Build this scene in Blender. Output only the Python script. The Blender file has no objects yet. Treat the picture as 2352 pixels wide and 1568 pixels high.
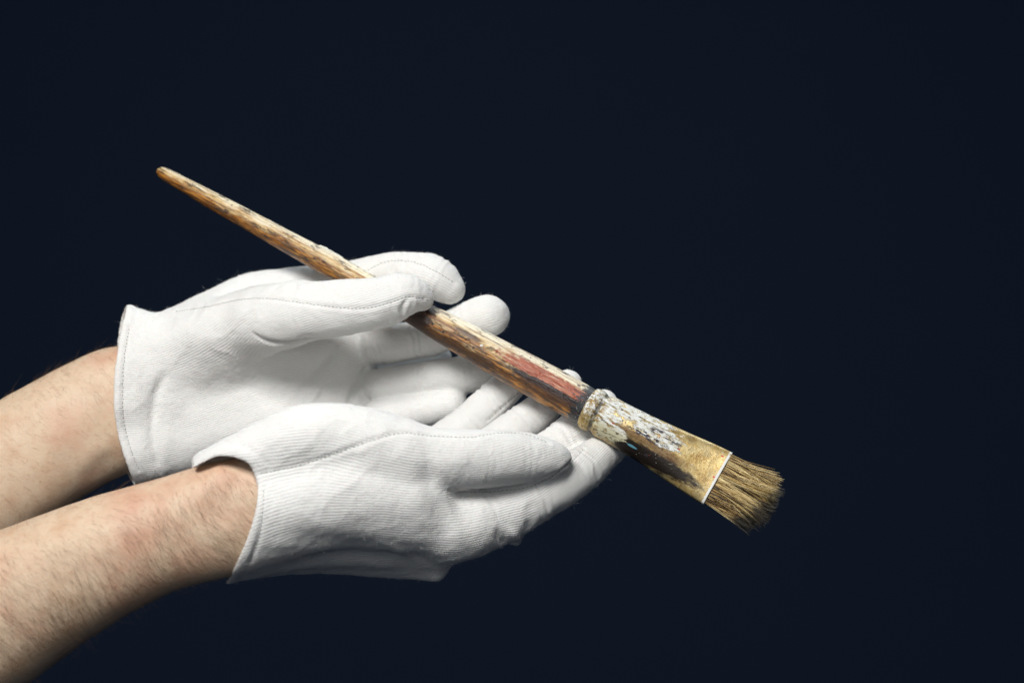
import bpy, math, random
import numpy as np
from mathutils import Vector
from mathutils.bvhtree import BVHTree

random.seed(4)
RNG = np.random.default_rng(11)
S = bpy.context.scene
COL = S.collection

# ------------------------------------------------------------------ camera
D = 855.0            # mm from the lens to the plane of the hands
LENS = 55.0
PXMM = 36.0 / LENS * D / 2352.0
Z0 = 1.15            # the hands are held at chest height (m)
cam_d = bpy.data.cameras.new('camera')
cam = bpy.data.objects.new('camera', cam_d)
COL.objects.link(cam)
cam.location = (0, -D / 1000, Z0)
cam.rotation_euler = (math.radians(90), 0, 0)
cam_d.lens = LENS
cam_d.sensor_width = 36
cam_d.clip_start = 0.05
cam_d.clip_end = 50
cam_d.dof.use_dof = True
cam_d.dof.focus_distance = (D - 14) / 1000
cam_d.dof.aperture_fstop = 5.0
S.camera = cam

# ------------------------------------------------------------------ light
W = bpy.data.worlds.new('World')
S.world = W
W.use_nodes = True
W.node_tree.nodes['Background'].inputs[0].default_value = (0.10, 0.15, 0.24, 1)
W.node_tree.nodes['Background'].inputs[1].default_value = 0.10


def area(name, loc, target, size, power, color):
    l = bpy.data.lights.new(name, 'AREA')
    l.shape = 'RECTANGLE'
    l.size, l.size_y = size
    l.energy = power
    l.color = color
    o = bpy.data.objects.new(name, l)
    COL.objects.link(o)
    o.location = Vector(loc) + Vector((0, 0, Z0))
    d = Vector(target) - Vector(loc)
    o.rotation_euler = d.to_track_quat('-Z', 'Y').to_euler()
    return o


area('key_softbox', (-0.32, -0.94, 0.74), (-0.05, 0.0, -0.05), (0.48, 0.40), 19.0, (1.0, 0.985, 0.955))
area('back_softbox', (0.25, 0.55, 0.75), (-0.05, 0.0, 0.0), (0.6, 0.3), 4.8, (0.86, 0.95, 1.0))
area('fill_softbox', (-0.2, -1.4, 0.30), (0, 0, 0), (0.9, 0.9), 3.0, (0.97, 0.98, 0.98))

S.view_settings.view_transform = 'Standard'
S.view_settings.look = 'None'
S.view_settings.exposure = 0.0
S.view_settings.gamma = 1.0
S.view_settings.use_curve_mapping = False
S.render.engine = 'CYCLES'
S.cycles.max_bounces = 6
S.cycles.use_denoising = True


# ------------------------------------------------------------------ helpers
def P(px, py, d):
    """point (mm) seen at px,py of the photograph, d mm behind the plane of the hands"""
    k = PXMM * (D + d) / D
    return np.array([(px - 1176.0) * k, d, -(py - 784.0) * k])


def obj(name, me, parent=None, mat=None):
    o = bpy.data.objects.new(name, me)
    COL.objects.link(o)
    if parent:
        o.parent = parent
    if mat:
        me.materials.append(mat)
    return o


def empty(name, label, cat):
    o = bpy.data.objects.new(name, None)
    COL.objects.link(o)
    o.empty_display_size = 0.02
    o['label'] = label
    o['category'] = cat
    return o


def mesh_np(name, V, F, smooth=True):
    """V mm (n,3); F (m,4) or (m,3) int"""
    me = bpy.data.meshes.new(name)
    V = np.asarray(V, np.float32) * 0.001
    V = V + np.array([0, 0, Z0], np.float32)
    F = np.asarray(F, np.int32)
    n = F.shape[1]
    me.vertices.add(len(V))
    me.vertices.foreach_set('co', V.ravel())
    me.loops.add(F.size)
    me.loops.foreach_set('vertex_index', F.ravel())
    me.polygons.add(len(F))
    me.polygons.foreach_set('loop_start', np.arange(0, F.size, n, dtype=np.int32))
    me.polygons.foreach_set('loop_total', np.full(len(F), n, np.int32))
    me.update(calc_edges=True)
    if smooth:
        me.polygons.foreach_set('use_smooth', np.ones(len(F), bool))
    me.validate()
    return me


def attr(me, name, A):
    a = me.attributes.new(name, 'FLOAT_VECTOR', 'POINT')
    B = np.zeros((len(me.vertices), 3), np.float32)
    B[:, :A.shape[1]] = A
    a.data.foreach_set('vector', B.ravel())


def hash3(i, j, k, seed):
    n = (i * 73856093) ^ (j * 19349663) ^ (k * 83492791) ^ (seed * 2654435761 & 0x7fffffff)
    n = (n ^ (n >> 13)) * 1274126177 & 0x7fffffff
    n = n ^ (n >> 16)
    return (n & 0xffff) / 65535.0


def vnoise(Pn, seed=1):
    """smooth value noise in -1..1 at points (n,3)"""
    f = np.floor(Pn).astype(np.int64)
    t = Pn - f
    t = t * t * t * (t * (6 * t - 15) + 10)
    out = 0
    for a in (0, 1):
        for b in (0, 1):
            for c in (0, 1):
                w = (t[:, 0] if a else 1 - t[:, 0]) * (t[:, 1] if b else 1 - t[:, 1]) * (t[:, 2] if c else 1 - t[:, 2])
                out = out + w * hash3(f[:, 0] + a, f[:, 1] + b, f[:, 2] + c, seed)
    return out * 2 - 1


def catmull(pts, per=7):
    pts = np.asarray(pts, float)
    if len(pts) == 2:
        return np.linspace(pts[0], pts[1], per + 1)
    Q = np.vstack([2 * pts[0] - pts[1], pts, 2 * pts[-1] - pts[-2]])
    out = []
    for i in range(1, len(Q) - 2):
        p0, p1, p2, p3 = Q[i - 1:i + 3]
        for t in np.linspace(0, 1, per, endpoint=False):
            out.append(0.5 * (2 * p1 + (p2 - p0) * t + (2 * p0 - 5 * p1 + 4 * p2 - p3) * t * t + (3 * p1 - p0 - 3 * p2 + p3) * t ** 3))
    out.append(Q[-2])
    return np.array(out)


def chain(*pts, per=6):
    """pts (px,py,d,r) -> dense list of (x,y,z,r) mm"""
    A = np.array([np.append(P(a, b, c), r) for a, b, c, r in pts])
    return catmull(A, per)


# ------------------------------------------------------------------ distance field + surface nets
class Field:
    def __init__(self, lo, hi, h):
        self.lo = np.array(lo, float)
        self.h = h
        self.n = np.ceil((np.array(hi) - self.lo) / h).astype(int) + 1

    def axis(self, i):
        return (self.lo[i] + self.h * np.arange(self.n[i])).astype(np.float32)

    def new(self):
        return np.full(self.n, 60.0, np.float32)

    def add(self, F, C, k, m=15.0):
        """smooth-union a chain into F"""
        lo = (C[:, :3] - C[:, 3:4]).min(0) - m
        hi = (C[:, :3] + C[:, 3:4]).max(0) + m
        a = np.clip(((lo - self.lo) / self.h).astype(int), 0, self.n)
        b = np.clip(((hi - self.lo) / self.h).astype(int) + 1, 0, self.n)
        sl = tuple(slice(x, y) for x, y in zip(a, b))
        X = self.axis(0)[sl[0]][:, None, None]
        Y = self.axis(1)[sl[1]][None, :, None]
        Z = self.axis(2)[sl[2]][None, None, :]
        best = np.full((len(X), Y.shape[1], Z.shape[2]), 60.0, np.float32)
        for p, q in zip(C[:-1].astype(np.float32), C[1:].astype(np.float32)):
            rr = max(p[3], q[3]) + 11.0
            l2 = np.minimum(p[:3], q[:3]) - rr
            h2 = np.maximum(p[:3], q[:3]) + rr
            base = self.lo + self.h * a
            i0 = np.clip(((l2 - base) / self.h).astype(int), 0, best.shape)
            i1 = np.clip(((h2 - base) / self.h).astype(int) + 1, 0, best.shape)
            if (i1 <= i0).any():
                continue
            sub = tuple(slice(x, y) for x, y in zip(i0, i1))
            dx, dy, dz = X[sub[0]] - p[0], Y[:, sub[1]] - p[1], Z[:, :, sub[2]] - p[2]
            v = q[:3] - p[:3]
            L2 = np.float32(v @ v + 1e-9)
            t = (dx * v[0] + dy * v[1] + dz * v[2]) / L2
            np.clip(t, 0, 1, out=t)
            d = np.sqrt((dx - t * v[0]) ** 2 + (dy - t * v[1]) ** 2 + (dz - t * v[2]) ** 2) - (p[3] + t * (q[3] - p[3]))
            best[sub] = np.minimum(best[sub], d)
        F[sl] = smin(F[sl], best.astype(np.float32), k)


def smin(a, b, k):
    if k <= 0:
        return np.minimum(a, b)
    h = np.maximum(k - np.abs(a - b), 0) / k
    return np.minimum(a, b) - h * h * k * 0.25


def smax(a, b, k):
    return -smin(-a, -b, k)


def surface_nets(F, lo, h):
    s = F < 0
    n = np.array(F.shape) - 1
    cs = [(a, b, c) for a in (0, 1) for b in (0, 1) for c in (0, 1)]
    cnt = np.zeros(n, np.int8)
    for a, b, c in cs:
        cnt += s[a:a + n[0], b:b + n[1], c:c + n[2]]
    mask = (cnt > 0) & (cnt < 8)
    idx = np.argwhere(mask)
    val = {c: F[idx[:, 0] + c[0], idx[:, 1] + c[1], idx[:, 2] + c[2]] for c in cs}
    acc = np.zeros((len(idx), 3))
    num = np.zeros(len(idx))
    for c in cs:
        for ax in range(3):
            if c[ax] == 0:
                e = list(c)
                e[ax] = 1
                fa, fb = val[c], val[tuple(e)]
                m = (fa < 0) != (fb < 0)
                t = np.where(m, fa / np.where(m, fa - fb, 1), 0)
                p = np.array(c, float)[None, :].repeat(len(idx), 0)
                p[:, ax] += t
                acc += p * m[:, None]
                num += m
    V = lo + h * (idx + acc / num[:, None])
    vid = np.full(n, -1, np.int32)
    vid[mask] = np.arange(len(idx))
    faces = []
    for ax in range(3):
        u, w = (ax + 1) % 3, (ax + 2) % 3
        sh = list(F.shape)
        a = [slice(None)] * 3
        b = [slice(None)] * 3
        a[ax] = slice(0, sh[ax] - 1)
        b[ax] = slice(1, sh[ax])
        for q in (u, w):
            a[q] = slice(1, sh[q] - 1)
            b[q] = slice(1, sh[q] - 1)
        sa, sb = s[tuple(a)], s[tuple(b)]
        e = np.argwhere(sa != sb)
        e[:, u] += 1
        e[:, w] += 1
        fl = s[e[:, 0], e[:, 1], e[:, 2]]

        def g(du, dw):
            q = e.copy()
            q[:, u] -= du
            q[:, w] -= dw
            return vid[q[:, 0], q[:, 1], q[:, 2]]
        Q = np.stack([g(1, 1), g(0, 1), g(0, 0), g(1, 0)], 1)
        Q[~fl] = Q[~fl][:, ::-1]
        faces.append(Q)
    return V, np.vstack(faces)


def edges_of(F):
    E = np.vstack([F[:, [i, (i + 1) % F.shape[1]]] for i in range(F.shape[1])])
    E = E.astype(np.int64)
    key = np.unique(np.minimum(E[:, 0], E[:, 1]) * (1 << 24) + np.maximum(E[:, 0], E[:, 1]))
    return np.stack([key >> 24, key & ((1 << 24) - 1)], 1)


def scatter(n, i, v):
    return np.stack([np.bincount(i, v[:, c], n) for c in range(v.shape[1])], 1)


def relax(V, E, it, lam=0.5, keep=None):
    n = len(V)
    deg = np.bincount(E.ravel(), minlength=n)[:, None]
    for _ in range(it):
        A = scatter(n, E[:, 0], V[E[:, 1]]) + scatter(n, E[:, 1], V[E[:, 0]])
        V = V + lam * (A / np.maximum(deg, 1) - V) * (1 if keep is None else keep)
    return V


def normals(V, F):
    d1 = V[F[:, 2]] - V[F[:, 0]]
    d2 = V[F[:, 3]] - V[F[:, 1]]
    fn = np.cross(d1, d2)
    N = np.zeros_like(V)
    for c in range(4):
        N += scatter(len(V), F[:, c], fn)
    return N / (np.linalg.norm(N, axis=1, keepdims=True) + 1e-9)


def integrate(V, E, G, ok, it=170):
    """scalar field whose gradient follows G over the edges E[ok] (conjugate gradient)"""
    n = len(V)
    e = E[ok]
    rhs_e = ((G[e[:, 0]] + G[e[:, 1]]) * 0.5 * (V[e[:, 1]] - V[e[:, 0]])).sum(1)
    b = np.bincount(e[:, 1], rhs_e, n) - np.bincount(e[:, 0], rhs_e, n)

    def A(x):
        df = x[e[:, 1]] - x[e[:, 0]]
        return np.bincount(e[:, 1], df, n) - np.bincount(e[:, 0], df, n) + 1e-5 * x
    x = (V * G.mean(0)).sum(1)
    r = b - A(x)
    p = r.copy()
    rs = r @ r
    for _ in range(it):
        Ap = A(p)
        al = rs / (p @ Ap + 1e-20)
        x += al * p
        r -= al * Ap
        rn = r @ r
        if rn < 1e-6:
            break
        p = r + (rn / rs) * p
        rs = rn
    return x


def poly_dist(V, L):
    """distance from points V to polyline L and arc position"""
    best = np.full(len(V), 1e9)
    pos = np.zeros(len(V))
    acc = 0.0
    for a, b in zip(L[:-1], L[1:]):
        v = b - a
        ln = np.linalg.norm(v)
        t = np.clip(((V - a) @ v) / (ln * ln + 1e-9), 0, 1)
        d = np.linalg.norm(V - a - t[:, None] * v, axis=1)
        m = d < best
        best[m] = d[m]
        pos[m] = acc + t[m] * ln
        acc += ln
    return best, pos / max(acc, 1e-6)


EYE = np.array([0, -D, 0.0])


class Surf:
    """ray-caster on a finished mesh (mm space): sculpt strokes are laid on the cloth with it"""
    def __init__(self, V, F):
        self.b = BVHTree.FromPolygons(V.tolist(), F.tolist())

    def hit(self, px, py):
        d = P(px, py, 0) - EYE
        h = self.b.ray_cast(Vector(EYE), Vector(d / np.linalg.norm(d)))
        return (np.array(h[0]), np.array(h[1])) if h[0] is not None else None

    def line(self, pts, per=8):
        C = catmull(np.array(pts, float), per)
        H = [self.hit(*c) for c in C]
        H = [h for h in H if h]
        if not H:
            return None, None
        Pn = np.array([h[0] for h in H])
        Nn = np.array([h[1] for h in H])
        # keep the first unbroken run on one sheet of cloth
        j = np.linalg.norm(np.diff(Pn, axis=0), axis=1)
        brk = np.where(j > 14)[0]
        runs = np.split(np.arange(len(Pn)), brk + 1)
        run = max(runs, key=len)
        return Pn[run], Nn[run]


def sculpt(V, N, surf, strokes):
    """strokes: (points px, width mm, height mm); height<0 is a furrow"""
    out = V.copy()
    for pts, w, hgt in strokes:
        L, _ = surf.line(pts)
        if L is None or len(L) < 2:
            continue
        lo, hi = L.min(0) - 3 * w, L.max(0) + 3 * w
        m = np.where(((V > lo) & (V < hi)).all(1))[0]
        d, t = poly_dist(V[m], L)
        fade = np.clip(np.minimum(t, 1 - t) / 0.4, 0, 1)
        fade = fade * fade * (3 - 2 * fade)
        out[m] += N[m] * (hgt * np.exp(-(d / (w * (0.55 + 0.45 * fade))) ** 2) * fade)[:, None]
    return out


def strands(roots, dirs, norms, lengths, r0, seg, bend, sides=3, tip=0.25, curl=0.0):
    """many tapered hairs in one mesh; dirs/norms per root; bend pulls along norms"""
    n = len(roots)
    t = np.linspace(0, 1, seg + 1)
    side = np.cross(dirs, norms)
    side /= np.linalg.norm(side, axis=1, keepdims=True) + 1e-9
    up = np.cross(side, dirs)
    ph = RNG.uniform(-1, 1, n)
    Vs = []
    for tt in t:
        c = roots + dirs * (lengths * tt)[:, None] + norms * (bend * lengths * tt * tt)[:, None] + side * (curl * ph * lengths * tt * tt)[:, None]
        r = np.full(n, r0 * (1 - (1 - tip) * tt))
        for k in range(sides):
            a = 2 * math.pi * k / sides
            Vs.append(c + side * (np.cos(a) * r)[:, None] + up * (np.sin(a) * r)[:, None])
    A = np.stack(Vs, 1)                      # n, (seg+1)*sides, 3
    V = A.reshape(-1, 3)
    f = []
    for i in range(seg):
        for k in range(sides):
            f.append((i * sides + k, i * sides + (k + 1) % sides, (i + 1) * sides + (k + 1) % sides, (i + 1) * sides + k))
    f = np.array(f)
    F = (np.arange(n)[:, None, None] * ((seg + 1) * sides) + f[None]).reshape(-1, 4)
    return V, F, np.tile(np.repeat(t, sides), n), np.repeat(np.arange(n), (seg + 1) * sides)


# ------------------------------------------------------------------ shader helpers
class NT:
    def __init__(self, name):
        self.m = bpy.data.materials.new(name)
        self.m.use_nodes = True
        self.t = self.m.node_tree
        self.bsdf = self.t.nodes['Principled BSDF']
        self.out = self.t.nodes['Material Output']

    def put(self, sock, v):
        if isinstance(v, bpy.types.NodeSocket):
            self.t.links.new(v, sock)
        elif isinstance(v, (tuple, list)) and len(v) == 3 and sock.type == 'RGBA':
            sock.default_value = (*v, 1)
        else:
            sock.default_value = v

    def node(self, typ, **kw):
        n = self.t.nodes.new(typ)
        for k, v in kw.items():
            setattr(n, k, v)
        return n

    def math(self, op, a, b=0.0, c=0.0, clamp=False):
        n = self.node('ShaderNodeMath', operation=op, use_clamp=clamp)
        for s, v in zip(n.inputs, (a, b, c)):
            self.put(s, v)
        return n.outputs[0]

    def attr(self, name):
        n = self.node('ShaderNodeAttribute', attribute_name=name)
        return n.outputs['Vector']

    def sep(self, v):
        n = self.node('ShaderNodeSeparateXYZ')
        self.put(n.inputs[0], v)
        return n.outputs[0], n.outputs[1], n.outputs[2]

    def comb(self, x, y, z=0.0):
        n = self.node('ShaderNodeCombineXYZ')
        for s, v in zip(n.inputs, (x, y, z)):
            self.put(s, v)
        return n.outputs[0]

    def noise(self, vec, scale, detail=4.0, rough=0.55, dist=0.0):
        n = self.node('ShaderNodeTexNoise')
        self.put(n.inputs['Vector'], vec)
        n.inputs['Scale'].default_value = scale
        n.inputs['Detail'].default_value = detail
        n.inputs['Roughness'].default_value = rough
        n.inputs['Distortion'].default_value = dist
        return n.outputs[0]

    def vor(self, vec, scale, feature='F1'):
        n = self.node('ShaderNodeTexVoronoi', feature=feature)
        self.put(n.inputs['Vector'], vec)
        n.inputs['Scale'].default_value = scale
        return n.outputs[0]

    def mix(self, f, a, b, blend='MIX'):
        n = self.node('ShaderNodeMix', data_type='RGBA', blend_type=blend)
        self.put(n.inputs[0], f)
        self.put(n.inputs[6], a)
        self.put(n.inputs[7], b)
        return n.outputs[2]

    def step(self, v, lo, hi):
        n = self.node('ShaderNodeMapRange', interpolation_type='SMOOTHSTEP')
        self.put(n.inputs[0], v)
        n.inputs[1].default_value = lo
        n.inputs[2].default_value = hi
        return n.outputs[0]

    def ramp(self, v, stops):
        n = self.node('ShaderNodeValToRGB')
        cr = n.color_ramp
        while len(cr.elements) < len(stops):
            cr.elements.new(0.5)
        for e, (p, c) in zip(cr.elements, stops):
            e.position = p
            e.color = (*c, 1)
        self.put(n.inputs[0], v)
        return n.outputs[0]

    def bump(self, h, strength, dist, prev=None):
        n = self.node('ShaderNodeBump')
        n.inputs['Strength'].default_value = strength
        n.inputs['Distance'].default_value = dist
        self.put(n.inputs['Height'], h)
        if prev is not None:
            self.put(n.inputs['Normal'], prev)
        return n.outputs[0]

    def set(self, **kw):
        for k, v in kw.items():
            self.put(self.bsdf.inputs[k.replace('_', ' ')], v)


def pos_vec(q):
    """object-space position in mm (all meshes are built in place)"""
    n = q.node('ShaderNodeTexCoord')
    v = q.node('ShaderNodeVectorMath', operation='SCALE')
    q.put(v.inputs[0], n.outputs['Object'])
    v.inputs['Scale'].default_value = 1000.0
    return v.outputs[0]


def mat_cotton():
    q = NT('white_cotton_knit')
    u, v, _ = q.sep(q.attr('knit'))
    p = pos_vec(q)
    wob = q.noise(p, 0.09, 2)
    vv = q.math('ADD', v, q.math('MULTIPLY', wob, 1.2))
    ph = q.math('MULTIPLY', vv, 2 * math.pi / 1.22)
    wale = q.math('ABSOLUTE', q.math('SINE', q.math('MULTIPLY', ph, 0.5)))
    course = q.math('ABSOLUTE', q.math('SINE', q.math('MULTIPLY', q.math('ADD', u, q.math('MULTIPLY', wale, 0.35)), 2 * math.pi / 1.4)))
    fib = q.noise(p, 2.2, 4, 0.7)
    patch = q.step(q.noise(p, 0.05, 3), 0.3, 0.72)
    h = q.math('ADD', q.math('MULTIPLY', q.math('POWER', wale, 0.6), q.math('ADD', q.math('MULTIPLY', patch, 0.6), 0.4)),
               q.math('ADD', q.math('MULTIPLY', course, 0.22), q.math('MULTIPLY', fib, 0.55)))
    n1 = q.bump(h, 0.72, 0.00036)
    n2 = q.bump(q.noise(p, 0.28, 4, 0.55, 0.5), 0.32, 0.0014, n1)
    # loops of yarn: the gaps between wales are a touch greyer yarn shadowed holes
    gap = q.math('MAXIMUM', q.step(wale, 0.0, 0.5), q.math('MULTIPLY', q.step(q.noise(p, 0.9, 3, 0.6), 0.40, 0.60), 0.9))
    c = q.mix(gap, (0.67, 0.665, 0.645), (0.79, 0.785, 0.77))
    c = q.mix(q.math('MULTIPLY', q.step(q.noise(p, 0.5, 5, 0.65), 0.55, 0.75), 0.25), c, (0.70, 0.695, 0.67))
    q.set(Base_Color=c, Roughness=0.95, Specular_IOR_Level=0.12, Sheen_Weight=0.25, Sheen_Roughness=0.5, Normal=n2)
    q.set(Subsurface_Weight=0.08, Subsurface_Scale=0.002)
    return q.m


def mat_skin():
    q = NT('skin')
    p = pos_vec(q)
    blot = q.noise(p, 0.03, 5, 0.6)
    fine = q.noise(p, 0.22, 5, 0.65)
    c = q.ramp(blot, [(0.30, (0.56, 0.37, 0.245)), (0.47, (0.65, 0.495, 0.355)), (0.70, (0.58, 0.345, 0.24))])
    c = q.mix(q.math('MULTIPLY', q.step(fine, 0.48, 0.72), 0.35), c, (0.50, 0.30, 0.20))
    spots = q.math('SUBTRACT', 1.0, q.step(q.vor(p, 0.075), 0.02, 0.07))
    c = q.mix(q.math('MULTIPLY', spots, 0.5), c, (0.40, 0.17, 0.12))
    cells = q.vor(p, 1.1)
    n1 = q.bump(cells, 0.18, 0.0004)
    n2 = q.bump(q.noise(p, 0.5, 4), 0.25, 0.0006, n1)
    q.set(Base_Color=c, Roughness=0.52, Specular_IOR_Level=0.35, Normal=n2, Subsurface_Weight=0.12, Subsurface_Scale=0.006,
          Subsurface_Radius=(1.0, 0.35, 0.18))
    return q.m


def mat_plain(name, col, rough=0.7, spec=0.3, alpha=None):
    q = NT(name)
    q.set(Base_Color=col, Roughness=rough, Specular_IOR_Level=spec)
    return q.m


COTTON = mat_cotton()
SKIN = mat_skin()
THREAD = mat_plain('grey_thread', (0.30, 0.29, 0.265), 0.95, 0.1)
FUZZ = mat_plain('cotton_fibre', (0.82, 0.83, 0.82), 0.95, 0.1)
HAIR = mat_plain('brown_arm_hair', (0.20, 0.115, 0.058), 0.5, 0.35)

# ------------------------------------------------------------------ backdrop
q = NT('dark_navy_backdrop')
pb = pos_vec(q)
q.set(Base_Color=q.mix(q.noise(pb, 0.004, 4), (0.040, 0.064, 0.118), (0.044, 0.069, 0.126)), Roughness=1.0, Specular_IOR_Level=0.0)
xs = np.linspace(-4200, 4200, 29)
zs = np.linspace(-2600, 2600, 19)
bv = np.array([(x, 3000 + 12 * math.sin(x / 700), z) for z in zs for x in xs])
bf = np.array([(j * 29 + i, j * 29 + i + 1, (j + 1) * 29 + i + 1, (j + 1) * 29 + i) for j in range(18) for i in range(28)])
bd = obj('backdrop', mesh_np('backdrop', bv, bf), None, q.m)
bd['kind'] = 'structure'

# ------------------------------------------------------------------ person: two forearms in white gloves
person = empty('person', 'person with bare hairy forearms wearing white cotton gloves, cradling the old paintbrush', 'person')


def make_glove(label, groups, rays, fingers, cut, joints, strokes, seams, hdir, voxel, k_palm, slack):
    C = np.vstack([np.vstack(rays), np.vstack(fingers)])
    lo = (C[:, :3] - C[:, 3:4]).min(0) - 4
    hi = (C[:, :3] + C[:, 3:4]).max(0) + 4
    fd = Field(lo, hi, voxel)
    palm = fd.new()
    for c in rays:
        fd.add(palm, c, k_palm)
    X = fd.axis(0)[:, None, None]
    Y = fd.axis(1)[None, :, None]
    Z = fd.axis(2)[None, None, :]
    G = palm
    for kf in sorted(set(groups), reverse=True):
        fing = fd.new()
        for c, kk in zip(fingers, groups):
            if kk == kf:
                fd.add(fing, c, 0.8)
        G = smin(G, fing, kf)
    s = cut(X, Y, Z).astype(np.float32)    # >0 beyond the cuff edge (towards the elbow), mm
    band = np.exp(-((s + 3.0) / 2.6) ** 2) * 0.45 - np.exp(-((s + 6.6) / 0.9) ** 2) * 0.4
    G = G - band.astype(np.float32)
    shell = smax(G, s.astype(np.float32), 0.8)
    cav = smax(G + 2.0, -(s + 52.0).astype(np.float32), 6.0)
    T = smax(shell, -cav, 0.5)
    V, F = surface_nets(T, fd.lo, voxel)
    E = edges_of(F)
    V = relax(V, E, 3, 0.5)
    N = normals(V, F)
    # the lining of the cuff moves with the outside
    ii = np.clip(np.rint((V - fd.lo) / voxel).astype(int), 0, fd.n - 1)
    lining = np.abs(cav[ii[:, 0], ii[:, 1], ii[:, 2]]) < np.abs(shell[ii[:, 0], ii[:, 1], ii[:, 2]])
    sg = np.where(lining, -1.0, 1.0)
    sg = relax(sg[:, None], E, 2, 0.5)[:, 0]
    # loose cloth: broad slack, short creases, crumpled folds
    sv = np.abs(np.asarray(cut(V[:, 0], V[:, 1], V[:, 2])))
    damp = np.clip(sv / 14.0, 0.35, 1) * sg
    R = V @ np.stack([hdir, np.cross(hdir, [0, 1.0, 0]), [0, 1.0, 0]], 1)
    rot = np.stack([R[:, 0] * 0.8 + R[:, 1] * 0.6, R[:, 1] * 0.8 - R[:, 0] * 0.6, R[:, 2]], 1)
    warp = vnoise(V / 17.0, 13)[:, None] * np.array([0.5, 0.2, 0.3])
    ridge = 1 - np.abs(vnoise(rot / np.array([34.0, 10.0, 16.0]) + warp, 15))
    ridge2 = 1 - np.abs(vnoise(rot[:, [1, 0, 2]] / np.array([26.0, 8.0, 12.0]) + warp, 16))
    msk = np.clip(vnoise(V / 30.0, 17) * 1.6 + 0.25, 0, 1)
    msk2 = np.clip(vnoise(V / 24.0, 18) * 1.6 + 0.1, 0, 1)
    disp = 0.75 * vnoise(V / 26.0, 3) + 0.40 * vnoise(V / 11.0, 5) + 0.16 * vnoise(V / 5.0, 8)
    disp += slack * (0.75 * ridge ** 5 * msk + 0.55 * ridge2 ** 5 * msk2)
    V = V + N * (disp * damp)[:, None]
    # bunching across the joints
    for jx, jy, jd, tx, ty, td, rad, amp in joints:
        c0 = P(jx, jy, jd)
        tdir = P(jx + tx, jy + ty, jd + td) - c0
        tdir /= np.linalg.norm(tdir)
        m = np.where(np.linalg.norm(V - c0, axis=1) < rad * 1.75)[0]
        ax = (V[m] - c0) @ tdir + 1.5 * vnoise(V[m] / 7.0, 23)
        rr = np.linalg.norm(V[m] - c0 - ((V[m] - c0) @ tdir)[:, None] * tdir, axis=1)
        wgt = np.clip(1.5 - rr / rad, 0, 0.5) * 2 * (0.45 + 0.55 * np.clip(0.5 + vnoise(V[m] / 9.0, 24), 0, 1))
        pr = -1.0 * np.exp(-(ax / 1.2) ** 2) - 0.55 * np.exp(-((ax - 4.0) / 1.1) ** 2) - 0.5 * np.exp(-((ax + 3.7) / 1.2) ** 2) + 0.5 * np.exp(-((ax - 2.0) / 1.2) ** 2) + 0.5 * np.exp(-((ax + 1.9) / 1.1) ** 2)
        V[m] += N[m] * (amp * pr * wgt)[:, None]
    N = normals(V, F)
    sf = Surf(V, F)
    V = sculpt(V, N * sg[:, None], sf, strokes)
    N = normals(V, F)
    sf = Surf(V, F)
    # seams: a furrow with a low ridge beside it, stitched
    stitches = []
    for pts in seams:
        L, LN = sf.line(pts, 14)
        if L is None:
            continue
        m = np.where(((V > L.min(0) - 6) & (V < L.max(0) + 6)).all(1))[0]
        d, t = poly_dist(V[m], L)
        V[m] += (N * sg[:, None])[m] * (-0.5 * np.exp(-(d / 0.95) ** 2) + 0.16 * np.exp(-((d - 2.3) / 1.3) ** 2))[:, None]
        stitches.append((L, LN))
    V = relax(V, E, 1, 0.3)
    N = normals(V, F)
    # knit directions: wales follow the nearest bone
    bones = []
    for c in list(rays) + list(fingers):
        for a, b in zip(c[:-1], c[1:]):
            tdir = (b - a)[:3]
            tdir = tdir / (np.linalg.norm(tdir) + 1e-9)
            bones.append((*((a + b) / 2), *tdir))
    bones = np.array(bones)
    T_ = np.zeros_like(V)
    wsum = np.zeros(len(V))
    for b in bones:
        dd = np.linalg.norm(V - b[:3], axis=1) - b[3]
        w = np.exp(-np.maximum(dd, 0) / 5.0)
        T_ += w[:, None] * (b[4:7] if b[4:7] @ hdir > 0 else -b[4:7])
        wsum += w
    T_ += hdir * 0.3
    T_ -= N * (T_ * N).sum(1, keepdims=True)
    T_ /= np.linalg.norm(T_, axis=1, keepdims=True) + 1e-9
    G_ = np.cross(N, T_)
    view = V - EYE
    ff = ((N * view).sum(1) < 0)
    ok = ff[E[:, 0]] == ff[E[:, 1]]
    kv = integrate(V, E, G_, ok)
    ku = integrate(V, E, T_, ok)
    me = mesh_np('glove', V, F)
    attr(me, 'knit', np.stack([ku, kv], 1))
    g = obj('glove', me, person, COTTON)
    g['label'] = label
    sf = Surf(V, F)
    # stitches along the seams
    SV, SF = [], []
    nv = 0
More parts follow.
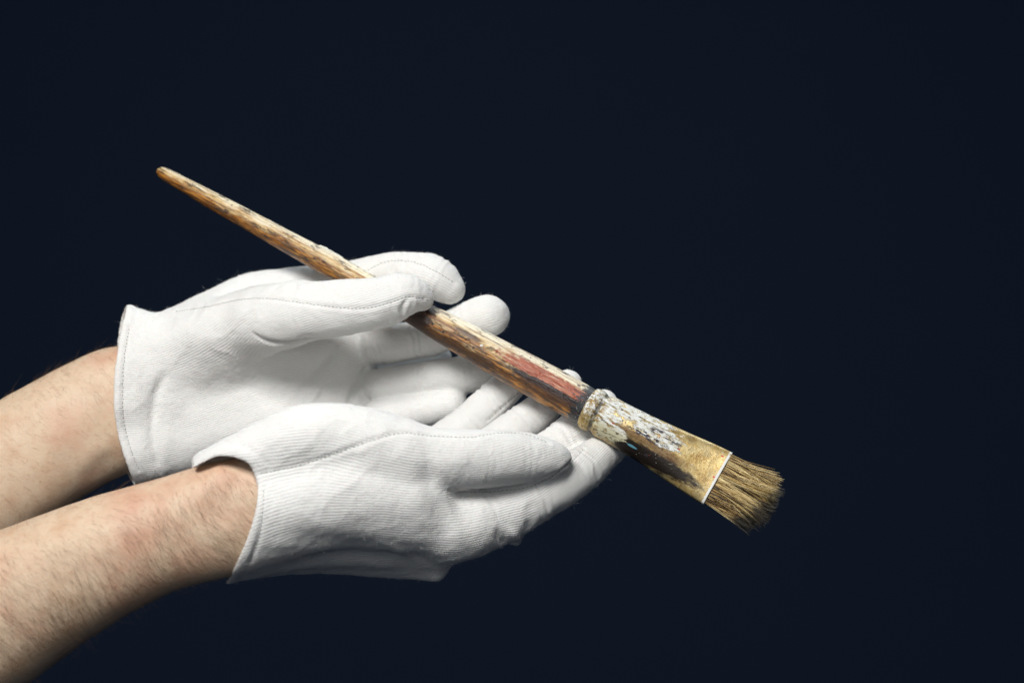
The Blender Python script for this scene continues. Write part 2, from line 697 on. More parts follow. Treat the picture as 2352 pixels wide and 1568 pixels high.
    for L, LN in stitches:
        seg = np.linalg.norm(np.diff(L, axis=0), axis=1)
        cum = np.concatenate([[0], np.cumsum(seg)])
        pos = np.arange(1.0, cum[-1] - 1.0, 2.15)
        for a in pos:
            ln = 1.25 + 0.3 * random.random()
            pa = np.array([np.interp(a, cum, L[:, c]) for c in range(3)])
            pb_ = np.array([np.interp(a + ln, cum, L[:, c]) for c in range(3)])
            n_ = np.array([np.interp(a, cum, LN[:, c]) for c in range(3)])
            n_ /= np.linalg.norm(n_) + 1e-9
            dv = pb_ - pa
            dv /= np.linalg.norm(dv) + 1e-9
            sd = np.cross(dv, n_)
            j = sd * random.uniform(-0.18, 0.18)
            hpt = []
            for pt in (pa, (pa + pb_) / 2, pb_):
                q_ = sf.b.find_nearest(Vector(pt))
                base = np.array(q_[0])
                hpt.append(base + j)
            hpt[1] = hpt[1] + n_ * 0.10
            for i3, pt in enumerate(hpt):
                r = 0.20 if i3 == 1 else 0.11
                for kk in range(5):
                    an = 2 * math.pi * kk / 5
                    SV.append(pt + sd * math.cos(an) * r + n_ * math.sin(an) * r)
            for i3 in range(2):
                for kk in range(5):
                    SF.append((nv + i3 * 5 + kk, nv + i3 * 5 + (kk + 1) % 5, nv + i3 * 5 + 5 + (kk + 1) % 5, nv + i3 * 5 + 5 + kk))
            nv += 15
    if SV:
        st = obj('seam_stitching', mesh_np('seam_stitching', np.array(SV), np.array(SF)), g, THREAD)
        st['kind'] = 'stuff'
    # fibres standing off the cotton
    n = 30000
    fi = RNG.integers(0, len(F), n)
    wts = RNG.random((n, 4)) ** 2
    wts /= wts.sum(1, keepdims=True)
    root = (V[F[fi]] * wts[:, :, None]).sum(1)
    nn = N[F[fi, 0]]
    rd = RNG.normal(size=(n, 3))
    dr = nn * 0.55 + rd * 0.5
    dr /= np.linalg.norm(dr, axis=1, keepdims=True)
    ln = RNG.gamma(2.2, 0.58, n)
    fv, ff_, _, _ = strands(root, dr, nn, ln, 0.028, 2, RNG.uniform(-0.5, 0.1, n)[:].mean(), 3, 0.3, 0.5)
    fz = obj('cotton_fuzz', mesh_np('cotton_fuzz', fv, ff_), g, FUZZ)
    fz['kind'] = 'stuff'
    return g, V, F, N


def fpx(py_d):
    return py_d


# ---- far glove: left hand on edge, palm to the camera, thumb on top of the handle
rays_b = [
    chain((215, 742, 46, 15), (285, 768, 50, 17), (350, 786, 54, 17.4), (420, 776, 60, 18.5), (560, 716, 68, 20.5), (650, 690, 72, 18.5), (740, 676, 74, 16.5)),
    chain((215, 840, 44, 22), (320, 850, 50, 23), (430, 850, 55, 21), (620, 810, 64, 20), (820, 795, 76, 14)),
    chain((215, 930, 42, 24), (320, 930, 52, 24), (430, 935, 56, 20), (620, 885, 66, 18.5), (820, 875, 76, 14)),
    chain((225, 1030, 42, 19), (320, 1032, 48, 21), (430, 1012, 54, 19), (620, 960, 62, 18), (810, 950, 70, 13)),
    chain((215, 900, 75, 22), (330, 900, 78, 22), (450, 880, 80, 18)),
    # thenar
    chain((400, 800, 50, 17), (500, 768, 42, 20), (590, 738, 31, 19), (680, 718, 20, 16)),
    chain((420, 830, 52, 17), (520, 805, 48, 18), (600, 785, 50, 14)),
]
fing_b = [
    chain((600, 735, 26, 16.5), (690, 718, 16, 16.5), (800, 708, 9, 15.0), (885, 694, 7, 13.6), (932, 676, 7, 11.6), (968, 686, 10, 7.2)),
    chain((720, 676, 74, 15.5), (830, 646, 61, 12.5), (925, 622, 50, 11.2), (992, 634, 44, 12.8), (1032, 662, 42, 8.8)),
    chain((850, 795, 76, 11), (880, 790, 64, 11.8), (950, 782, 58, 11.3), (1010, 768, 53, 11.0), (1085, 737, 44, 11.3), (1122, 726, 41, 12.2)),
    chain((862, 884, 72, 9.5), (885, 884, 60, 10.2), (960, 873, 55, 10.2), (1060, 862, 50, 11.4), (1155, 852, 44, 11)),
    chain((850, 962, 66, 9.5), (880, 954, 56, 10.6), (950, 944, 52, 10.8), (1036, 926, 48, 10.0)),
    # slack cloth between the finger roots
    chain((800, 840, 92, 9), (900, 834, 94, 8), (1010, 820, 90, 7)),
    chain((800, 915, 86, 9), (900, 905, 80, 8), (1000, 890, 72, 6)),
]


def px_of(X, Y, Z):
    k = PXMM * (D + Y) / D
    return 1176 + X / k, 784 - Z / k, k


def cut_b(X, Y, Z):
    px, py, k = px_of(X, Y, Z)
    near = 262 + 30 * np.clip((py - 900) / -200, 0, 2) ** 2 + 50 * np.clip((py - 930) / 185, 0, 2) ** 1.8
    far = 268 + 0 * py
    w = 1 / (1 + np.exp(-(Y - 66) / 6.0))
    return (near * (1 - w) + far * w - px) * k


joints_b = [
    (905, 690, 8, 100, -14, 0, 13.5, 0.4), (948, 684, 8, 40, 5, 0, 10, 0.4), (700, 722, 17, 100, -10, -6, 17, 0.4),
    (925, 622, 50, 100, -5, -8, 11.5, 0.5), (1000, 638, 44, 40, 22, 0, 12.5, 0.55),
    (962, 780, 57, 100, -10, -6, 11.5, 0.8), (1075, 742, 46, 90, -28, -8, 11, 0.6), (872, 790, 66, 100, -10, -10, 12, 0.8),
    (975, 866, 55, 100, -12, -5, 10.5, 0.7), (1080, 856, 49, 100, -12, -5, 10.5, 0.5),
    (965, 942, 52, 100, -12, -5, 10.5, 0.6),
]
strokes_b = [
    # soft furrows across the palm
    ([(825, 755), (745, 835), (670, 920)], 3.0, -2.6),
    ([(835, 800), (780, 855), (730, 915)], 4.0, 0.9),
    ([(785, 845), (755, 885), (720, 930)], 2.6, -1.2),
    ([(852, 832), (836, 852), (818, 885), (800, 925), (790, 950)], 1.7, -3.4),
    
    # crease under the thumb root
    ([(560, 750), (605, 780), (655, 788), (720, 778), (800, 772)], 1.6, -2.8),
    ([(580, 795), (640, 808), (710, 800)], 3.2, 0.9),
    ([(680, 782), (705, 770), (730, 768)], 1.3, -0.9),
    # cuff slack
    ([(392, 835), (362, 900), (345, 1000)], 3.4, -2.2),
    ([(405, 850), (390, 950), (378, 1050)], 4.5, 0.6),
    ([(320, 850), (312, 950), (335, 1070)], 4.5, 1.0),
    ([(345, 960), (355, 1030), (372, 1095)], 3.0, -1.6),
    # thumb end: pinched cloth
    ([(948, 676), (925, 705), (932, 738)], 1.5, -1.3),
    ([(890, 640), (908, 665), (925, 690)], 2.4, -0.5),
    ([(850, 645), (868, 672), (880, 695)], 2.6, -0.4),
    # joint creases
    ([(958, 745), (966, 790), (978, 830)], 2.0, -1.0),
    ([(866, 750), (860, 790), (872, 830)], 2.2, -1.6),
    ([(925, 590), (930, 620), (920, 645)], 2.0, -0.8),
    ([(890, 598), (895, 620), (890, 640)], 2.4, -0.4),
    ([(480, 690), (590, 650), (690, 630)], 5.0, 0.5),
    ([(960, 830), (966, 865), (975, 900)], 2.0, -0.5),
]
seams_b = [
    [(400, 715), (480, 702), (545, 688), (600, 684), (660, 690), (740, 702), (800, 708), (850, 706), (900, 694), (935, 681), (975, 686)],
    [(840, 622), (880, 602), (925, 598), (965, 606), (1005, 625), (1045, 650)],
    [(297, 750), (286, 820), (282, 900), (285, 965), (299, 1028), (320, 1080)],
]
hb = P(800, 860, 60) - P(300, 930, 60)
hb /= np.linalg.norm(hb)
glove_b = make_glove('white glove of the far hand, thumb pressing on the brush handle', (7, 4, 2, 2, 2, 3, 3), rays_b, fing_b, cut_b, joints_b, strokes_b, seams_b, hb, 0.95, 9.0, 0.75)

# ---- near glove: right hand, palm up, thumb towards the camera, fingers under the ferrule
rays_f = [
    chain((400, 1152, -66, 11), (500, 1082, -69, 13), (600, 1042, -70, 15), (690, 1010, -70, 17), (790, 1008, -66, 17.5), (910, 1034, -62, 17)),
    chain((420, 1190, -68, 18), (560, 1180, -70, 19), (760, 1130, -66, 21), (950, 1140, -58, 19)),
    chain((420, 1250, -62, 16), (540, 1240, -66, 17.5), (760, 1180, -62, 18), (950, 1192, -53, 17.5), (1070, 1200, -45, 16)),
    chain((420, 1308, -54, 7), (520, 1303, -54, 7), (620, 1280, -42, 9.5), (760, 1262, -28, 12.5), (900, 1282, -26, 10.5), (1000, 1314, -32, 4.5)),
    chain((420, 1275, -56, 12), (560, 1262, -55, 13), (760, 1232, -42, 16), (930, 1246, -37, 14), (1000, 1270, -36, 10)),
    chain((400, 1200, -36, 22), (560, 1190, -34, 22), (800, 1180, -20, 22), (1000, 1180, -14, 17), (1080, 1160, -12, 15)),
    chain((400, 1140, -30, 17), (560, 1110, -20, 18), (800, 1090, 6, 18), (940, 1080, 10, 15), (1040, 1085, 10, 12.5)),
    chain((560, 1120, -5, 16), (780, 1070, 25, 16), (900, 1050, 28, 14), (1000, 1035, 24, 11.5)),
    # cloth of the palm behind the thumb
    chain((900, 1120, -34, 14), (1060, 1125, -26, 12), (1180, 1090, -18, 9)),
]
fing_f = [
    chain((860, 1030, -64, 17), (980, 1050, -60, 16.5), (1090, 1052, -54, 15.8), (1190, 1050, -47, 13.6), (1255, 1052, -42, 10), (1278, 1054, -40, 7.8)),
    chain((1030, 1212, -44, 18), (1110, 1188, -38, 17.5), (1200, 1154, -33, 15), (1285, 1106, -25, 13.4), (1360, 1058, -8, 11.6), (1420, 1008, 11, 9), (1445, 988, 17, 8)),
    chain((1080, 1160, -12, 15), (1200, 1082, -4, 12.4), (1288, 1014, 6, 11.2), (1352, 956, 17, 10.2), (1385, 930, 22, 8.2)),
    chain((1040, 1095, 10, 12.5), (1150, 1012, 14, 11.2), (1240, 940, 22, 10.3), (1304, 880, 28, 7.8)),
    chain((1000, 1035, 24, 11.5), (1085, 962, 27, 10.6), (1156, 898, 29, 10.2), (1212, 850, 31, 8)),
    # a pucker of spare cloth under the index finger
    chain((1158, 1196, -36, 8), (1178, 1228, -35, 5), (1188, 1243, -34, 2.6)),
]


def cut_f(X, Y, Z):
    px, py, k = px_of(X, Y, Z)
    near = 590 - 70 * np.clip((py - 1140) / 195, 0, 1.6) ** 1.5 - 8 * np.clip((1110 - py) / 30, 0, 1)
    sn = (near - px) * k
    # the upper side of the cuff runs on over the wrist
    top = 1048 + 27 * np.clip((505 - px) / 60, 0, 2) ** 1.3 + 15 * np.clip((px - 505) / 65, 0, 3) ** 2
    st = np.maximum((442 - px), (py - top) * 0.9) * k
    sn = smin(sn, st, 5.0)
    sfar = (440 - px) * k
    w = np.clip((Y + 74) / 26.0, 0, 1)
    w = w * w * (3 - 2 * w) * np.clip((1250 - py) / 120, 0, 1)
    return sn * (1 - w) + sfar * w


joints_f = [
    (1100, 1052, -53, 100, 0, 8, 15.5, 0.16), (1205, 1050, -45, 100, 2, 8, 13, 0.18),
    (1130, 1185, -44, 100, -40, 6, 17, 0.3), (1225, 1145, -33, 100, -55, 12, 15, 0.45), (1330, 1080, -16, 90, -60, 22, 12.5, 0.5),
    (1290, 1012, 6, 80, -65, 10, 11, 0.6), (1215, 1070, -2, 80, -65, 10, 12.4, 0.5),
    (1200, 972, 18, 80, -65, 8, 10.6, 0.7), (1130, 922, 28, 75, -68, 3, 10, 0.7), (1080, 968, 27, 75, -68, 3, 10.4, 0.5),
]
strokes_f = [
    # fold running down from the thumb crotch
    ([(990, 1010), (985, 1080), (1000, 1150), (1050, 1245)], 5.0, -1.5),
    ([(955, 1030), (950, 1110), (970, 1190)], 5.0, 0.7),
    ([(1020, 1150), (1045, 1210), (1060, 1260)], 4.0, 0.7),
    # line between thumb and index
    ([(1000, 1128), (1060, 1124), (1130, 1121), (1200, 1113), (1250, 1097), (1300, 1068)], 1.3, -2.4),
    # pucker under the index
    ([(1160, 1200), (1182, 1228), (1196, 1250)], 2.4, 1.5),
    ([(1205, 1190), (1215, 1215), (1222, 1240)], 2.0, -0.9),
    ([(1135, 1205), (1150, 1238), (1170, 1258)], 2.4, -1.3),
    ([(1230, 1205), (1218, 1170), (1222, 1140)], 2.8, -0.7),
    # slack along the back of the hand
    ([(620, 1225), (740, 1240), (860, 1250), (960, 1262)], 7.0, -0.9),
    ([(590, 1170), (700, 1185), (840, 1195)], 8.0, 0.5),
    ([(860, 1240), (940, 1275), (1004, 1316)], 3.6, 0.9),
    ([(600, 1010), (700, 985), (800, 970)], 6.0, 0.5),
    ([(1320, 1050), (1345, 1085), (1370, 1110)], 2.6, -0.6),
]
seams_f = [
    [(594, 1088), (680, 1070), (760, 1045), (850, 1012), (920, 994), (1000, 1000), (1080, 1002), (1150, 992), (1210, 996), (1262, 1016)],
    [(1050, 1130), (1130, 1128), (1210, 1118), (1262, 1098), (1305, 1066), (1340, 1030)],
    [(1120, 965), (1160, 930), (1195, 900)],
    [(606, 1120), (603, 1180), (592, 1240), (574, 1290)],
]
hf = P(1100, 1150, -40) - P(550, 1190, -60)
hf /= np.linalg.norm(hf)
glove_f = make_glove('white glove of the near hand, palm up under the ferrule', (5, 6, 4, 3, 3, 2.5), rays_f, fing_f, cut_f, joints_f, strokes_f, seams_f, hf, 0.95, 8.0, 0.5)


# ---- forearms
def make_arm(label, st, bumps, hairs, hair_len, dens):
    A = np.array([np.concatenate([P(a, b, c), [h, w]]) for a, b, c, h, w in st])
    C = catmull(A, 26)
    ctr = C[:, :3]
    tan = np.gradient(ctr, axis=0)
    tan /= np.linalg.norm(tan, axis=1, keepdims=True)
    NS = 120
    V = []
    for i in range(len(C)):
        t = tan[i]
        dep = np.array([0, 1.0, 0])
        dep = dep - t * (dep @ t)
        dep /= np.linalg.norm(dep)
        up = np.cross(t, dep) * -1
        if up[2] < 0:
            up = -up
        for k in range(NS):
            a = 2 * math.pi * k / NS
            ca, sa = math.cos(a), math.sin(a)
            e = 2 / 2.25
            V.append(ctr[i] + up * C[i, 3] * math.copysign(abs(ca) ** e, ca) - dep * C[i, 4] * math.copysign(abs(sa) ** e, sa))
    V = np.array(V)
    n = len(C)
    F = np.array([(i * NS + k, i * NS + (k + 1) % NS, (i + 1) * NS + (k + 1) % NS, (i + 1) * NS + k) for i in range(n - 1) for k in range(NS)])
    N = normals(V, F)
    axc = np.repeat(ctr, NS, 0)
    if ((V - axc) * N).sum() < 0:
        F = F[:, ::-1].copy()
        N = -N
    V = V + N * (0.9 * vnoise(V / 38, 21) + 0.35 * vnoise(V / 14, 22))[:, None]
    sf = Surf(V, F)
    V = sculpt(V, N, sf, bumps)
    N = normals(V, F)
    arm = obj('forearm', mesh_np('forearm', V, F), person, SKIN)
    arm['label'] = label
    # hairs: they lie towards the hand and the underside
    m = int(hairs * 6)
    fi = RNG.integers(0, len(F), m)
    w = RNG.random((m, 4)) + 0.05
    w /= w.sum(1, keepdims=True)
    root = (V[F[fi]] * w[:, :, None]).sum(1)
    nn = N[F[fi, 0]]
    row = F[fi, 0] // NS
    tt = tan[np.clip(row, 0, n - 1)]
    upn = nn[:, 2]
    keep = RNG.random(m) < dens(upn) * (0.55 + 0.45 * np.clip(vnoise(root / 22, 31) + 0.5, 0, 1))
    keep &= (nn[:, 1] < 0.15) & (nn[:, 2] > -0.50)
    keep &= root[:, 0] > -345
    root, nn, tt = root[keep][:hairs], nn[keep][:hairs], tt[keep][:hairs]
    m = len(root)
    down = np.array([0, 0, -1.0]) - nn * (-nn[:, 2:3])
    swirl = vnoise(root / 34, 41)[:, None]
    dr = tt * (0.55 + 0.30 * swirl) + down * (0.85 - 0.2 * swirl) + nn * RNG.uniform(0.08, 0.30, (m, 1)) + RNG.normal(size=(m, 3)) * 0.13
    dr /= np.linalg.norm(dr, axis=1, keepdims=True)
    ln = hair_len * RNG.gamma(5.0, 0.2, m)
    hv, hf_, _, _ = strands(root - nn * 0.15, dr, nn, ln, 0.038, 4, -0.14, 3, 0.15, 0.30)
    h = obj('arm_hair', mesh_np('arm_hair', hv, hf_), arm, HAIR)
    h['kind'] = 'stuff'
    return arm


make_arm('bare forearm of the far hand, partly hidden behind the nearer forearm',
         [(-1150, 1690, 20, 52, 46), (-700, 1462, 28, 47, 40), (-260, 1235, 36, 41, 34), (-120, 1165, 40, 39.5, 33), (0, 1094, 44, 37.5, 31), (140, 1004, 48, 36, 27), (270, 940, 54, 36, 24), (370, 920, 60, 31, 20), (480, 905, 68, 20, 12)],
         [([(160, 1090), (220, 1040), (262, 1005)], 6.0, 0.9), ([(190, 1105), (240, 1060), (275, 1040)], 7.0, -0.4), ([(60, 1040), (150, 980), (250, 930)], 10.0, 0.8)],
         3500, 6.0, lambda u: np.where(u > 0.3, 0.5, 0.25))
make_arm('hairy bare forearm of the near hand across the lower left',
         [(-1150, 1945, -58, 58, 50), (-700, 1735, -60, 52, 44), (-260, 1530, -62, 45, 38), (-120, 1464, -62, 42, 36), (0, 1402, -62, 39, 34), (130, 1333, -63, 34.5, 31), (260, 1272, -64, 30.5, 27), (400, 1222, -64, 28, 23), (520, 1190, -63, 28.5, 21.5), (620, 1165, -60, 27, 20), (720, 1150, -56, 22, 16)],
         [([(470, 1075), (510, 1085), (555, 1100)], 7.0, 1.6), ([(440, 1150), (500, 1170), (550, 1190)], 9.0, -1.2), ([(100, 1330), (250, 1270), (400, 1210)], 14.0, 0.8)],
         10500, 9.0, lambda u: np.clip(0.26 - 0.9 * (u - 0.50), 0.08, 1.0))

# ------------------------------------------------------------------ paintbrush
brush = empty('paintbrush', 'old flat paintbrush with worn paint-smeared wooden handle, held in the white gloves', 'paintbrush')
H0 = P(362, 391, 70)
H1 = P(1649, 1099, -27)
AX = H1 - H0
LB = np.linalg.norm(AX)
AX /= LB
toeye = EYE - (H0 + H1) / 2
NB = toeye - AX * (toeye @ AX)
NB /= np.linalg.norm(NB)
WB = np.cross(NB, AX)
if WB[2] < 0:
    WB = -WB
roll = math.radians(10)          # the flat face looks a little upwards
NB, WB = NB * math.cos(roll) + WB * math.sin(roll), WB * math.cos(roll) - NB * math.sin(roll)


def s_at(px):
    """arc position on the axis seen at px"""
    lo_, hi_ = 0.0, LB * 1.2
    for _ in range(50):
        mid = (lo_ + hi_) / 2
        p = H0 + AX * mid
        x = 1176 + p[0] / (PXMM * (D + p[1]) / D)
        if x < px:
            lo_ = mid
        else:
            hi_ = mid
    return lo_


def loft(name, prof, NSEG=64, per=10, jit=0.0, cap=True):
    """prof: (s, half width, half thickness, squareness)"""
    A = catmull(np.array(prof, float), per)
    V, ST = [], []
    for s, a, b, e in A:
        for k in range(NSEG):
            th = 2 * math.pi * k / NSEG
            c_, s_ = math.cos(th), math.sin(th)
            ex = 2 / e
            wv = a * math.copysign(abs(s_) ** ex, s_)
            nv = b * math.copysign(abs(c_) ** ex, c_)
            V.append(H0 + AX * s + WB * wv + NB * nv)
            ST.append((s, wv, th if th < math.pi else th - 2 * math.pi))
    V = np.array(V)
    n = len(A)
    F = [(i * NSEG + k, i * NSEG + (k + 1) % NSEG, (i + 1) * NSEG + (k + 1) % NSEG, (i + 1) * NSEG + k) for i in range(n - 1) for k in range(NSEG)]
    F = np.array(F)
    N = normals(V, F)
    ctr = np.repeat(np.array([H0 + AX * a[0] for a in A]), NSEG, 0)
    if ((V - ctr) * N).sum() < 0:
        F = F[:, ::-1].copy()
        N = -N
    if jit:
        V = V + N * (jit * (0.7 * vnoise(V / 9, 51) + 0.4 * vnoise(V / 3.5, 52)))[:, None]
    me = mesh_np(name, V, F)
    attr(me, 'st', np.array(ST))
    return me


def blob_mask(q, s, w, s0, w0, ls, lw, nz, soft=0.25):
    """soft-edged stain at s0,w0 (mm) of half lengths ls,lw with a ragged edge"""
    a = q.math('DIVIDE', q.math('SUBTRACT', s, s0), ls)
    b = q.math('DIVIDE', q.math('SUBTRACT', w, w0), lw)
    r = q.math('SQRT', q.math('ADD', q.math('MULTIPLY', a, a), q.math('MULTIPLY', b, b)))
    r = q.math('ADD', r, q.math('MULTIPLY', q.math('SUBTRACT', nz, 0.5), 1.6))
    return q.math('SUBTRACT', 1.0, q.step(r, 1.0 - soft, 1.0 + soft))


def mat_handle():
    q = NT('worn_painted_wood')
    s, w, th = q.sep(q.attr('st'))
    p = pos_vec(q)
    arc = q.math('MULTIPLY', th, 9.0)
    v = q.comb(q.math('MULTIPLY', s, 0.07), q.math('MULTIPLY', w, 0.75), q.math('MULTIPLY', q.math('COSINE', th), 4.0))
    grain = q.noise(v, 1.0, 6, 0.65, 0.5)
    v2 = q.comb(q.math('MULTIPLY', s, 0.16), q.math('MULTIPLY', w, 1.4), q.math('COSINE', th))
    fine = q.noise(v2, 1.3, 5, 0.7)
    rag = q.noise(q.comb(q.math('MULTIPLY', s, 0.25), q.math('MULTIPLY', w, 0.8), 3.0), 1.0, 5, 0.65)
    spk = q.noise(p, 0.55, 5, 0.7)
    c = q.ramp(grain, [(0.30, (0.10, 0.034, 0.007)), (0.40, (0.40, 0.19, 0.045)), (0.49, (0.57, 0.38, 0.15)), (0.60, (0.70, 0.56, 0.31)), (0.76, (0.75, 0.67, 0.47))])
    c = q.mix(q.math('MULTIPLY', q.step(fine, 0.53, 0.66), 0.8), c, (0.24, 0.10, 0.025))
    # thin dark lines where dirt sits in the grain, and cream paint that also puts the top highlight into the colour
    lines = q.noise(q.comb(q.math('MULTIPLY', s, 0.022), q.math('MULTIPLY', w, 1.5), q.math('COSINE', th)), 1.0, 4, 0.6, 0.3)
    lit_wash = q.step(q.math('ADD', q.math('MULTIPLY', q.math('SINE', th), 0.30), q.noise(q.comb(q.math('MULTIPLY', s, 0.06), q.math('MULTIPLY', w, 0.35), 2.0), 1.0, 6, 0.65)), 0.50, 0.72)
    c = q.mix(q.math('MULTIPLY', lit_wash, 0.85), c, (0.80, 0.73, 0.55))
    c = q.mix(q.math('MULTIPLY', q.step(lines, 0.545, 0.62), 0.85), c, (0.19, 0.075, 0.02))
    # old amber varnish, with shade on the stick's underside painted in too
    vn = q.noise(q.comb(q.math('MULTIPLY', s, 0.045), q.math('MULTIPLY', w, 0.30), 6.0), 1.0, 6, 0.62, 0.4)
    varn_shade = q.step(q.math('ADD', q.math('MULTIPLY', q.math('SINE', th), -0.36), vn), 0.43, 0.68)
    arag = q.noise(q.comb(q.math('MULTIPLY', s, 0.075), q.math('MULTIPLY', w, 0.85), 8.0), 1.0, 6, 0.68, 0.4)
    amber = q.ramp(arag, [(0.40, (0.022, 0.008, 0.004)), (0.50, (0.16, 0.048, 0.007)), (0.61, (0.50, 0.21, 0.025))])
    c = q.mix(q.math('MULTIPLY', varn_shade, 0.9), c, amber)
    # dark blotches of old paint
    dk = q.step(q.noise(q.comb(q.math('MULTIPLY', s, 0.10), q.math('MULTIPLY', w, 0.42), 9.0), 1.0, 6, 0.7), 0.55, 0.595)
    c = q.mix(q.math('MULTIPLY', dk, 0.85), c, (0.030, 0.014, 0.008))
    # paint drops
    dot = q.math('SUBTRACT', 1.0, q.step(q.vor(q.comb(q.math('MULTIPLY', s, 0.10), q.math('MULTIPLY', arc, 0.10), 1.0), 1.0), 0.05, 0.09))
    c = q.mix(q.math('MULTIPLY', dot, q.step(spk, 0.4, 0.5)), c, (0.015, 0.012, 0.014))
    wd = q.math('SUBTRACT', 1.0, q.step(q.vor(q.comb(q.math('MULTIPLY', s, 0.035), q.math('MULTIPLY', arc, 0.06), 7.0), 1.0), 0.025, 0.04))
    c = q.mix(wd, c, (0.72, 0.72, 0.70))
    # the burnt patch beside the thumb
    sb = s_at(975)
    c = q.mix(blob_mask(q, s, w, sb, 0.0, 8.5, 12, rag, 0.3), c, (0.028, 0.012, 0.007))
    c = q.mix(q.math('MULTIPLY', blob_mask(q, s, w, s_at(1075), 1.5, 10, 1.6, rag, 0.3), 0.85), c, (0.055, 0.024, 0.022))
    c = q.mix(q.math('MULTIPLY', blob_mask(q, s, w, s_at(1020), 0.5, 12, 0.9, rag, 0.4), 0.8), c, (0.16, 0.055, 0.015))
    c = q.mix(q.math('MULTIPLY', blob_mask(q, s, w, s_at(1060), -7.0, 40, 2.2, rag, 0.4), 0.85), c, (0.035, 0.014, 0.006))
    for hx, hw in ((1005, -2.6), (1032, -3.6)):      # worm holes
        c = q.mix(blob_mask(q, s, w, s_at(hx), hw, 0.8, 0.7, 0.5, 0.2), c, (0.004, 0.003, 0.003))
    # salmon-red paint worn thin, with a black lip below it
    sr = s_at(1252)
    red = blob_mask(q, s, w, sr + 2, 1.2, 30, 4.2, rag, 0.15)
    rc = q.ramp(fine, [(0.3, (0.12, 0.022, 0.012)), (0.44, (0.26, 0.050, 0.022)), (0.56, (0.40, 0.105, 0.048)), (0.70, (0.54, 0.27, 0.14))])
    blk = blob_mask(q, s, w, sr + 4, -3.2, 27, 2.0, rag, 0.2)
    c = q.mix(q.math('MULTIPLY', red, q.math('SUBTRACT', 1.0, q.math('MULTIPLY', q.step(grain, 0.56, 0.66), 0.55))), c, rc)
    c = q.mix(blk, c, (0.020, 0.009, 0.008))
    brn = blob_mask(q, s, w, s_at(1290), -6.0, 20, 2.2, rag, 0.4)
    c = q.mix(q.math('MULTIPLY', brn, 0.8), c, (0.05, 0.018, 0.008))
    # black paint gathered against the ferrule
    col_ = q.step(q.math('ADD', s, q.math('MULTIPLY', q.math('SUBTRACT', rag, 0.5), 30.0)), s_at(1326), s_at(1334))
    c = q.mix(q.math('MULTIPLY', col_, 0.95), c, (0.012, 0.016, 0.022))
    gr = q.math('MULTIPLY', q.step(spk, 0.60, 0.66), col_)
    c = q.mix(gr, c, (0.40, 0.41, 0.38))
    hgt = q.math('ADD', q.math('ADD', grain, q.math('MULTIPLY', fine, 0.7)), q.math('ADD', q.math('MULTIPLY', red, 0.25), q.math('MULTIPLY', dk, 0.3)))
    n1 = q.bump(hgt, 0.6, 0.0007)
    n2 = q.bump(spk, 0.4, 0.0005, n1)
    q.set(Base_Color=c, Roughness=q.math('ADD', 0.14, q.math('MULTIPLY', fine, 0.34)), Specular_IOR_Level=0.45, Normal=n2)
    return q.m


SF0 = s_at(1350)         # where the ferrule starts
SF1 = LB


